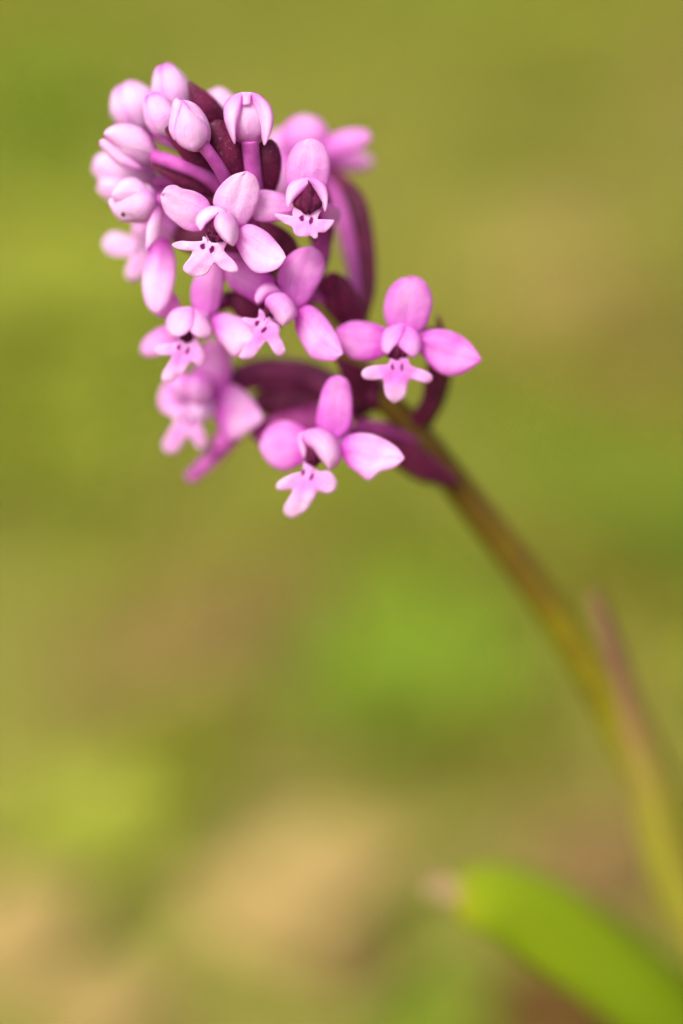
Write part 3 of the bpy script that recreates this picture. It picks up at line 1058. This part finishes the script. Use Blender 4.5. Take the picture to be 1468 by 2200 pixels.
# ---- soft flower behind, at the upper right of the spike
ZOFF = 3.0
f = core('flower', [(668, 350, 15), (672, 345, 14), (680, 338, 13), (690, 332, 12.4)], [20, 24, 26, 20])
ovary(f, [(730, 735, 8), (766, 700, 10.0), (772, 610, 11.5), (752, 510, 13), (722, 410, 14.5), (668, 350, 15)], [18, 20, 22, 23, 22, 18], M_OVARYP)
S(f, (658, 352, 12), (652, 248, 11), 104, 0.46, 0.0, 0.3, bow=0.9, cup=-0.4)
S(f, (672, 330, 12), (796, 290, 10.5), 52, 0.50, 0.0, 0.2, prof='narrow', bow=0.6, cup=-0.5)
S(f, (680, 346, 14), (802, 348, 15), 46, 0.36, 0.0, 0.2, prof='narrow', bow=0.5, cup=-0.5)
S(f, (632, 330, 12), (574, 300, 12), 70, 0.34, 0.0, 0.2, prof='blunt', bow=0.6, cup=-0.4)
S(f, (618, 330, 11.5), (596, 420, 11), 60, 0.36, 0.0, 0.2, prof='blunt', bow=0.6, cup=-0.4)


ZOFF = 0.0

# ------------------------------------------------------------------ buds
def bud(base, tip, width, deep=0.12, tipm=0.55, roll=0.0, basem=0.25, egg=0.0, tips=0.10, open_=0.0):
    B, T = P(*base), P(*tip)
    ax = T - B
    a = ax.normalized()
    n = (TOCAM - a * TOCAM.dot(a)).normalized()
    s = a.cross(n)
    w = PX(width) * 0.5

    def rad(u):
        x = min(max(u, 0.0), 1.0)
        c = 0.46 + egg
        q = (x - c) / c if x < c else (x - c) / (1 - c)
        e = 2.0 if x < c else 1.65
        return w * max(1 - abs(q) ** e, 0) ** 0.5

    nU, nV = 16, 20
    V, F, UV = [], [], []
    for i in range(nU + 1):
        u = 0.03 + 0.90 * i / nU
        for j in range(nV):
            an = 2 * math.pi * j / nV
            V.append(B + ax * u + (n * math.cos(an) + s * math.sin(an)) * (rad(u) * 0.88))
            UV.append((j / nV, u))
    for i in range(nU):
        for j in range(nV):
            k = (j + 1) % nV
            F.append((i * nV + j, i * nV + k, (i + 1) * nV + k, (i + 1) * nV + j))
    F.append(tuple(range(nV - 1, -1, -1)))
    F.append(tuple(nU * nV + j for j in range(nV)))
    o = mk('bud', V, F, M_PETAL, orchid, origin=B, uvs=UV, color=(deep + 0.2, tipm, basem))
    for k in range(3):
        c0 = roll + k * 2.0944
        g = []
        for i in range(19):
            u = (i / 18)
            u = 0.5 - 0.5 * math.cos(u * math.pi)
            half = 1.24 * (1 - 0.10 * max(0, u - 0.7) / 0.3) * (0.85 + 0.15 * min(1, u / 0.3))
            row = []
            for j in range(13):
                v = j / 12 * 2 - 1
                an = c0 + v * half
                r = rad(u) * (1.0 + 0.06 * v - 0.04 * abs(v) ** 3 + 0.04 * math.exp(-(v / 0.2) ** 2)) + 0.00008
                r += tips * w * max(0, u - 0.84) / 0.16 * (1 - v * v) * 0.9
                r += open_ * w * u * (1 - 0.4 * v * v)
                uu = u + 0.05 * (1 - v * v) * max(0, u - 0.7) / 0.3
                p = B + ax * uu + (n * math.cos(an) + s * math.sin(an)) * r
                p += n * (0.12 * w * noise.noise(Vector((u * 2.4 + base[0], v * 1.4, k + base[1]))))
                row.append(p)
            g.append(row)
        V, F, UV = shell_mesh(g, 0.00022)
        mk('sepal', V, F, M_PETAL, o, uvs=UV, color=(deep, tipm, basem))
    return o


b1 = bud((434, 320, 2.0), (384, 224, 0.8), 70, 0.14, 0.6, roll=0.75, basem=0.1)
rail('sepal', b1, ZF([(1215, 770), (1180, 640), (1130, 570), (1070, 510), (1010, 455), (962, 412)]),
     ZF([(1228, 750), (1225, 640), (1180, 545), (1110, 460), (1035, 415), (964, 405)]), 1.2, 0.5, 0.4, 0.22, 0.3, 0.2, roll=0.5, wave=0.04)
rail('sepal', b1, ZF([(868, 800), (825, 720), (820, 640), (838, 540), (853, 445), (876, 398), (905, 384)]),
     ZF([(900, 815), (885, 720), (905, 620), (935, 510), (955, 440), (960, 405), (925, 384)]), 0.9, 0.0, 0.35, 0.14, 1.0, 0.1, roll=-0.5, wave=0.04)
rail('sepal', b1, ZF([(1070, 918), (960, 885), (882, 805), (868, 720), (893, 620), (930, 500), (958, 412)]),
     ZF([(1090, 918), (1172, 862), (1226, 770), (1220, 680), (1150, 590), (1056, 505), (966, 412)]), 0.8, 0.1, 1.1, 0.16, 0.5, 0.15, wave=0.07, crease=-0.12)
tube('pedicel', b1, [(496, 405, 5), (472, 362, 2.6), (450, 330, 1.6), (430, 305, 1.0)], [14, 14, 14, 15], M_OVARYP, n=20)
b2 = bud((536, 308, 2.9), (531, 206, 1.9), 92, 0.06, 0.3, roll=0.0, basem=0.75, egg=0.08)
tube('pedicel', b2, [(556, 460, 7), (548, 400, 4.4), (541, 340, 2.8), (537, 300, 2.0)], [18, 18, 18, 20], M_OVARYP, n=20)
# two outer tepals of the nodding bud, their points turned back towards the stalk
rail('sepal', b2, ZB([(290, 72), (215, 100), (160, 165), (155, 270), (185, 370), (215, 440), (242, 488)]),
     ZB([(298, 90), (300, 160), (292, 220), (268, 290), (252, 360), (248, 430), (245, 488)]), 0.7, 0.9, 1.1, 0.10, 0.3, 0.35, roll=-0.7, wave=0.05)
rail('sepal', b2, ZB([(385, 74), (450, 95), (525, 165), (556, 260), (545, 360), (520, 430), (488, 498)]),
     ZB([(378, 90), (374, 160), (390, 230), (425, 300), (450, 370), (462, 440), (478, 496)]), 0.7, 0.9, 1.1, 0.12, 0.3, 0.35, roll=0.7, wave=0.05)
rail('petal', b2, ZB([(285, 72), (300, 110), (305, 150), (312, 172)]), ZB([(390, 74), (375, 112), (374, 145), (366, 166)]), 0.4, 0.0, 0.3, 0.10, 0.5, 0.1, wave=0.03)
b3 = bud((384, 248, 7), (354, 144, 5.6), 78, 0.10, 0.8, roll=2.6, basem=0.1)
b4 = bud((318, 284, 9.5), (268, 186, 8), 100, 0.04, 0.45, roll=0.4, basem=0.1, egg=0.12)
b5 = bud((368, 292, 4.6), (326, 206, 3.8), 66, 0.14, 0.9, roll=2.2, basem=0.1)
ZOFF = 1.4
b6 = bud((336, 336, 4.8), (240, 296, 4.2), 62, 0.12, 0.5, roll=-0.5, basem=0.25)
rail('sepal', b6, ZF([(690, 930), (640, 790), (545, 690), (405, 645), (275, 655), (185, 705), (163, 745)]),
     ZF([(685, 985), (570, 995), (440, 985), (335, 935), (250, 850), (190, 790), (166, 758)]), 4.2, 3.4, 1.2, 0.05, 0.6, 0.35, wave=0.08)
rail('sepal', b6, ZF([(540, 1085), (450, 1000), (355, 935), (275, 865), (200, 815), (150, 797), (112, 828)]),
     ZF([(520, 1105), (400, 1095), (300, 1055), (220, 985), (160, 915), (128, 880), (112, 850)]), 4.0, 3.2, 0.6, 0.06, 0.9, 0.35, wave=0.06)
tube('pedicel', b6, [(490, 420, 5.4), (440, 376, 3.2), (380, 352, 2.6), (330, 336, 3.4)], [17, 17, 16, 15], M_OVARYP, n=20)
b7 = bud((338, 392, 9), (208, 350, 8.4), 92, 0.04, 0.2, roll=0.2, basem=0.3)
b8 = bud((338, 438, 4.0), (250, 436, 3.2), 80, 0.06, 0.3, roll=-0.6, basem=0.45, egg=-0.04)
rail('sepal', b8, ZF([(700, 1440), (645, 1340), (560, 1240), (460, 1188), (360, 1208), (280, 1280), (243, 1370)]),
     ZF([(695, 1460), (600, 1475), (500, 1475), (400, 1468), (320, 1460), (265, 1425), (246, 1382)]), 3.4, 2.5, 1.1, 0.03, 0.2, 0.55, wave=0.07)
rail('petal', b8, ZF([(690, 1455), (600, 1462), (500, 1460), (400, 1455), (310, 1450), (255, 1400), (212, 1412)]),
     ZF([(650, 1560), (565, 1620), (445, 1648), (340, 1640), (270, 1575), (228, 1505), (204, 1440)]), 3.5, 2.8, 0.7, 0.08, 0.1, 0.6, wave=0.07)
rail('sepal', b8, ZF([(680, 1480), (640, 1580), (600, 1680), (586, 1780), (586, 1860), (594, 1935)]),
     ZF([(705, 1450), (748, 1530), (752, 1620), (732, 1740), (700, 1830), (602, 1937)]), 3.2, 2.2, 0.35, 0.02, 0.6, 0.5, roll=0.4, wave=0.05)
column(b8, (260, 450), (267, 466), 7, 2.55, th=0.12)  # added dark piece standing in for the shaded hole of the opening bud
tube('pedicel', b8, [(490, 430, 7.5), (430, 420, 6), (380, 425, 4.6), (335, 435, 3.8)], [17, 17, 16, 15], M_OVARYP, n=20)
ZOFF = 0.0
b9 = bud((492, 268, 10), (462, 196, 9), 70, 0.06, 0.2, roll=0.4)
b10 = bud((300, 420, 9.5), (216, 396, 9.5), 60, 0.10, 0.2, roll=0.4)

for b_, pts in ((b3, [(432, 315, 7.2), (410, 285, 6.8), (380, 240, 5.8)]), (b4, [(452, 350, 7.4), (390, 315, 8.8), (312, 276, 9.2)]),
                (b5, [(456, 358, 7), (415, 325, 5.6), (362, 284, 4.5)]), (b7, [(480, 395, 7.8), (410, 388, 8.8), (330, 390, 8.9)]),
                (b9, [(444, 335, 7.4), (470, 305, 9), (490, 262, 9.8)]), (b10, [(500, 425, 8), (400, 420, 9.4), (292, 418, 9.5)])):
    tube('pedicel', b_, pts, [16, 16, 15], M_OVARYP, n=16)

# ------------------------------------------------------------------ bracts
bract((528, 402, 5.2), (456, 262, 2.4), 76, bow=1.0, cup=-0.7, prof='narrow')
bract((460, 375, 4.8), (346, 255, 3.4), 52, bow=1.0, cup=-0.8)
bract((480, 290, 7), (405, 176, 4.6), 62, bow=1.0, cup=-0.8)
bract((572, 420, 5.6), (576, 300, 3.2), 62, bow=0.9, cup=-0.8, prof='narrow')
bract((480, 412, 6.2), (325, 355, 5.2), 46, bow=0.8, cup=-0.8)
bract((500, 450, 7), (370, 395, 6.8), 54, bow=0.8, cup=-0.8)
bract((690, 545, 9), (690, 370, 8), 56, bow=0.8, cup=-0.8)
rail('bract', orchid, [(740, 725), (694, 690), (684, 640), (692, 600), (714, 584)], [(788, 722), (788, 684), (772, 640), (750, 604), (722, 586)],
     11.4, 8.4, 1.0, 0, 0, 0, mat=M_BRACT, th=0.45, crease=0.7, wave=0.3)
bract((600, 700, 9.6), (480, 630, 8.2), 72, bow=0.9, cup=-0.8)
bract((620, 580, 8.6), (560, 470, 6.8), 90, bow=0.9, cup=-0.8)
rail('bract', orchid, [(764, 700), (776, 620), (766, 520), (742, 430), (708, 372)], [(790, 690), (808, 610), (802, 500), (778, 415), (716, 358)],
     12.2, 14.0, 0.6, 0, 0, 0, mat=M_BRACT, th=0.4)
bract((800, 868, 14), (545, 862, 15), 96, bow=0.6, cup=-0.6, prof='narrow', wob=0.08)  # extra dark sheet added to deepen the shadow between the lower flowers
bract((840, 880, 13.5), (720, 770, 9.5), 66, bow=1.0, cup=-0.8)
rail('bract', orchid, [(968, 1046), (900, 1032), (838, 992), (795, 945), (758, 902)], [(990, 1034), (938, 985), (885, 945), (835, 918), (768, 892)],
     16.2, 11.6, 1.2, 0, 0, 0, mat=M_BRACT, th=0.45, crease=0.3, wave=0.3)
bract((905, 930, 14.5), (940, 676, 9.8), 46, bow=-0.6, cup=-0.7, side=1.2)
bract((760, 870, 13), (540, 935, 12.5), 80, bow=1.0, cup=-0.8, prof='narrow', mat=M_OVARY, side=-0.6)
bract((560, 600, 9.5), (420, 545, 9), 60, bow=0.8, cup=-0.8, mat=M_OVARYP)

bract((520, 530, 9), (372, 508, 9), 66, bow=0.6, cup=-0.6, prof='narrow')
bract((600, 620, 9.5), (500, 560, 8.5), 70, bow=0.6, cup=-0.6, prof='narrow', mat=M_OVARY)

# ------------------------------------------------------------------ meadow plants behind
M_HERB = foliage_material('herb_green', [(0.1, (0.12, 0.21, 0.010)), (0.6, (0.155, 0.25, 0.014)), (0.95, (0.20, 0.28, 0.022))], patch=60, transl=0.35)
M_HERBY = foliage_material('herb_yellow_green', [(0.1, (0.24, 0.285, 0.02)), (0.6, (0.285, 0.315, 0.03)), (0.95, (0.32, 0.35, 0.045))], patch=60, transl=0.35)
M_HERBD = foliage_material('herb_olive', [(0.1, (0.13, 0.13, 0.012)), (0.6, (0.17, 0.17, 0.015)), (0.95, (0.22, 0.20, 0.02))], patch=60, transl=0.3)
M_DEADT = foliage_material('dead_leaf_tan', [(0.1, (0.26, 0.175, 0.055)), (0.6, (0.295, 0.205, 0.068)), (0.95, (0.33, 0.23, 0.085))], patch=60, transl=0.15, rough=0.6)
M_DEADB = foliage_material('dead_leaf_brown', [(0.1, (0.10, 0.058, 0.017)), (0.6, (0.14, 0.088, 0.028)), (0.95, (0.18, 0.12, 0.042))], patch=60, transl=0.1, rough=0.6)


M_DEADD = foliage_material('dead_leaf_dark', [(0.1, (0.05, 0.024, 0.004)), (0.6, (0.07, 0.034, 0.006)), (0.95, (0.09, 0.045, 0.01))], patch=60, transl=0.05, rough=0.6)


def rosette(px, py, h, n, ln, wd, mat, name, label, cat, seed, prof='oval', rise=0.5, group=None):
    """low plant: leaves spread from one crown"""
    rnd = random.Random(seed)
    c = G(px, py, h)
    c.z = gz(c.x, c.y)
    root = empty(name, c)
    tag(root, label, cat, group)
    for i in range(n):
        az = 2 * math.pi * (i + rnd.uniform(-.3, .3)) / n
        L = ln * rnd.uniform(.7, 1.1)
        up = rise * rnd.uniform(.6, 1.3)
        d = Vector((math.cos(az), math.sin(az), up)).normalized()
        B = c + Vector((math.cos(az), math.sin(az), 0)) * 0.001 + Vector((0, 0, -0.001))
        g = petal_grid(B, B + d * L, wd * rnd.uniform(.8, 1.15), prof, bow=0.14 * L, cup=0.35, nrm=Vector((0, 0, 1)), nu=10, nv=6, wob=0.06, seed=seed + i)
        V, F, UV = shell_mesh(g, 0.0004)
        mk('leaf', V, F, mat, root, origin=B, uvs=UV)
    return root


def dead_leaf(px, py, h, ln, wd, az, mat, label, seed, cat='dead leaf'):
    c = G(px, py, h)
    c.z = gz(c.x, c.y) + 0.003
    d = Vector((math.cos(az), math.sin(az), 0.06))
    g = petal_grid(c - d * ln * .5, c + d * ln * .5, wd, 'point', bow=0.10 * ln, cup=-0.5, nrm=Vector((0, 0, 1)), nu=16, nv=10, wob=0.10, seed=seed)
    V, F, UV = shell_mesh(g, 0.0004)
    o = mk('dead_leaf', V, F, mat, uvs=UV)
    tag(o, label, cat)
    return o


rosette(880, 1390, 0.012, 13, 0.025, 0.014, M_HERB, 'herb', 'blurred bright green leafy herb behind the middle of the orchid stem', 'plant', 11)
rosette(190, 1730, 0.010, 10, 0.017, 0.010, M_HERBY, 'herb', 'blurred pale yellow-green leafy herb low on the meadow, left of the tan dead leaves', 'plant', 12)
rosette(400, 1490, 0.010, 9, 0.016, 0.010, M_HERBD, 'herb', 'small blurred dark olive herb just behind the yellow-green herb', 'plant', 13)
rosette(1190, 200, 0.010, 10, 0.024, 0.013, M_HERBD, 'herb', 'blurred dark olive herb far behind the orchid, upper right of the flowers', 'plant', 14)
rosette(130, 640, 0.010, 11, 0.036, 0.018, M_HERBY, 'herb', 'large blurred yellow-green herb behind the left side of the flower spike', 'plant', 15)
rosette(950, 2140, 0.008, 8, 0.010, 0.007, M_HERB, 'herb', 'small blurred green herb under the broad orchid leaf', 'plant', 16)
rosette(1330, 1130, 0.012, 8, 0.020, 0.010, M_HERBD, 'herb', 'blurred dark olive herb behind the stem, below the long grass leaf', 'plant', 17)
rosette(60, 240, 0.01, 9, 0.03, 0.014, M_HERB, 'herb', 'blurred mid-green herb far behind the topmost buds', 'plant', 18)
rosette(90, 900, 0.010, 9, 0.026, 0.013, M_HERBY, 'herb', 'mid-sized blurred yellow-green herb in front of the large one, left of the lowest flowers', 'plant', 19)
dead_leaf(1180, 580, 0.004, 0.056, 0.026, 0.9, M_DEADT, 'large blurred straw-coloured dead leaf far behind, above the lone right-hand flower', 21)
dead_leaf(690, 1860, 0.004, 0.034, 0.022, 0.3, M_DEADT, 'large blurred tan dead leaf lying left of the green leaf tip', 1)
dead_leaf(560, 1970, 0.004, 0.026, 0.016, 2.5, M_DEADT, 'smaller blurred tan dead leaf in front of the large tan one', 2)
dead_leaf(60, 1990, 0.004, 0.030, 0.018, 1.1, M_DEADT, 'blurred pinkish tan dead leaf near the yellow-green herb', 3)
dead_leaf(230, 2150, 0.004, 0.022, 0.014, 0.2, M_DEADT, 'blurred small tan dead leaf in front of the pinkish tan one', 4)
dead_leaf(480, 1310, 0.004, 0.058, 0.036, 0.5, M_DEADB, 'blurred mauve-brown dead leaf between the two green herbs', 5)
dead_leaf(1400, 720, 0.004, 0.060, 0.034, 0.2, M_DEADB, 'large blurred brown dead leaf far behind the lone right-hand flower', 6)
dead_leaf(1190, 2140, 0.004, 0.034, 0.026, 0.4, M_DEADD, 'blurred dark brown dead leaf beneath the broad orchid leaf', 7)
dead_leaf(1330, 1800, 0.004, 0.036, 0.024, 1.0, M_DEADB, 'blurred mauve-brown dead leaf between the stem and the broad leaf', 8)
dead_leaf(790, 2060, 0.004, 0.016, 0.010, 0.7, M_DEADB, 'small blurred reddish brown dead leaf left of the green leaf underside', 9)


def long_leaf(a, b, width, mat, label, seed, arch=0.006):
    A, B = G(*a), G(*b)
    A.z = gz(A.x, A.y) - 0.001
    g = petal_grid(A, B, width, 'lance', bow=arch, cup=0.3, nrm=Vector((0, -0.3, 1)), nu=20, nv=6, wob=0.03, seed=seed)
    V, F, UV = shell_mesh(g, 0.0004)
    o = mk('grass_leaf', V, F, mat, origin=A, uvs=UV)
    tag(o, label, 'grass leaf')


long_leaf((1800, 1270, 0.0), (860, 862, 0.050), 0.017, M_HERB, 'long blurred green grass leaf slanting behind the upper stem', 3, arch=0.001)
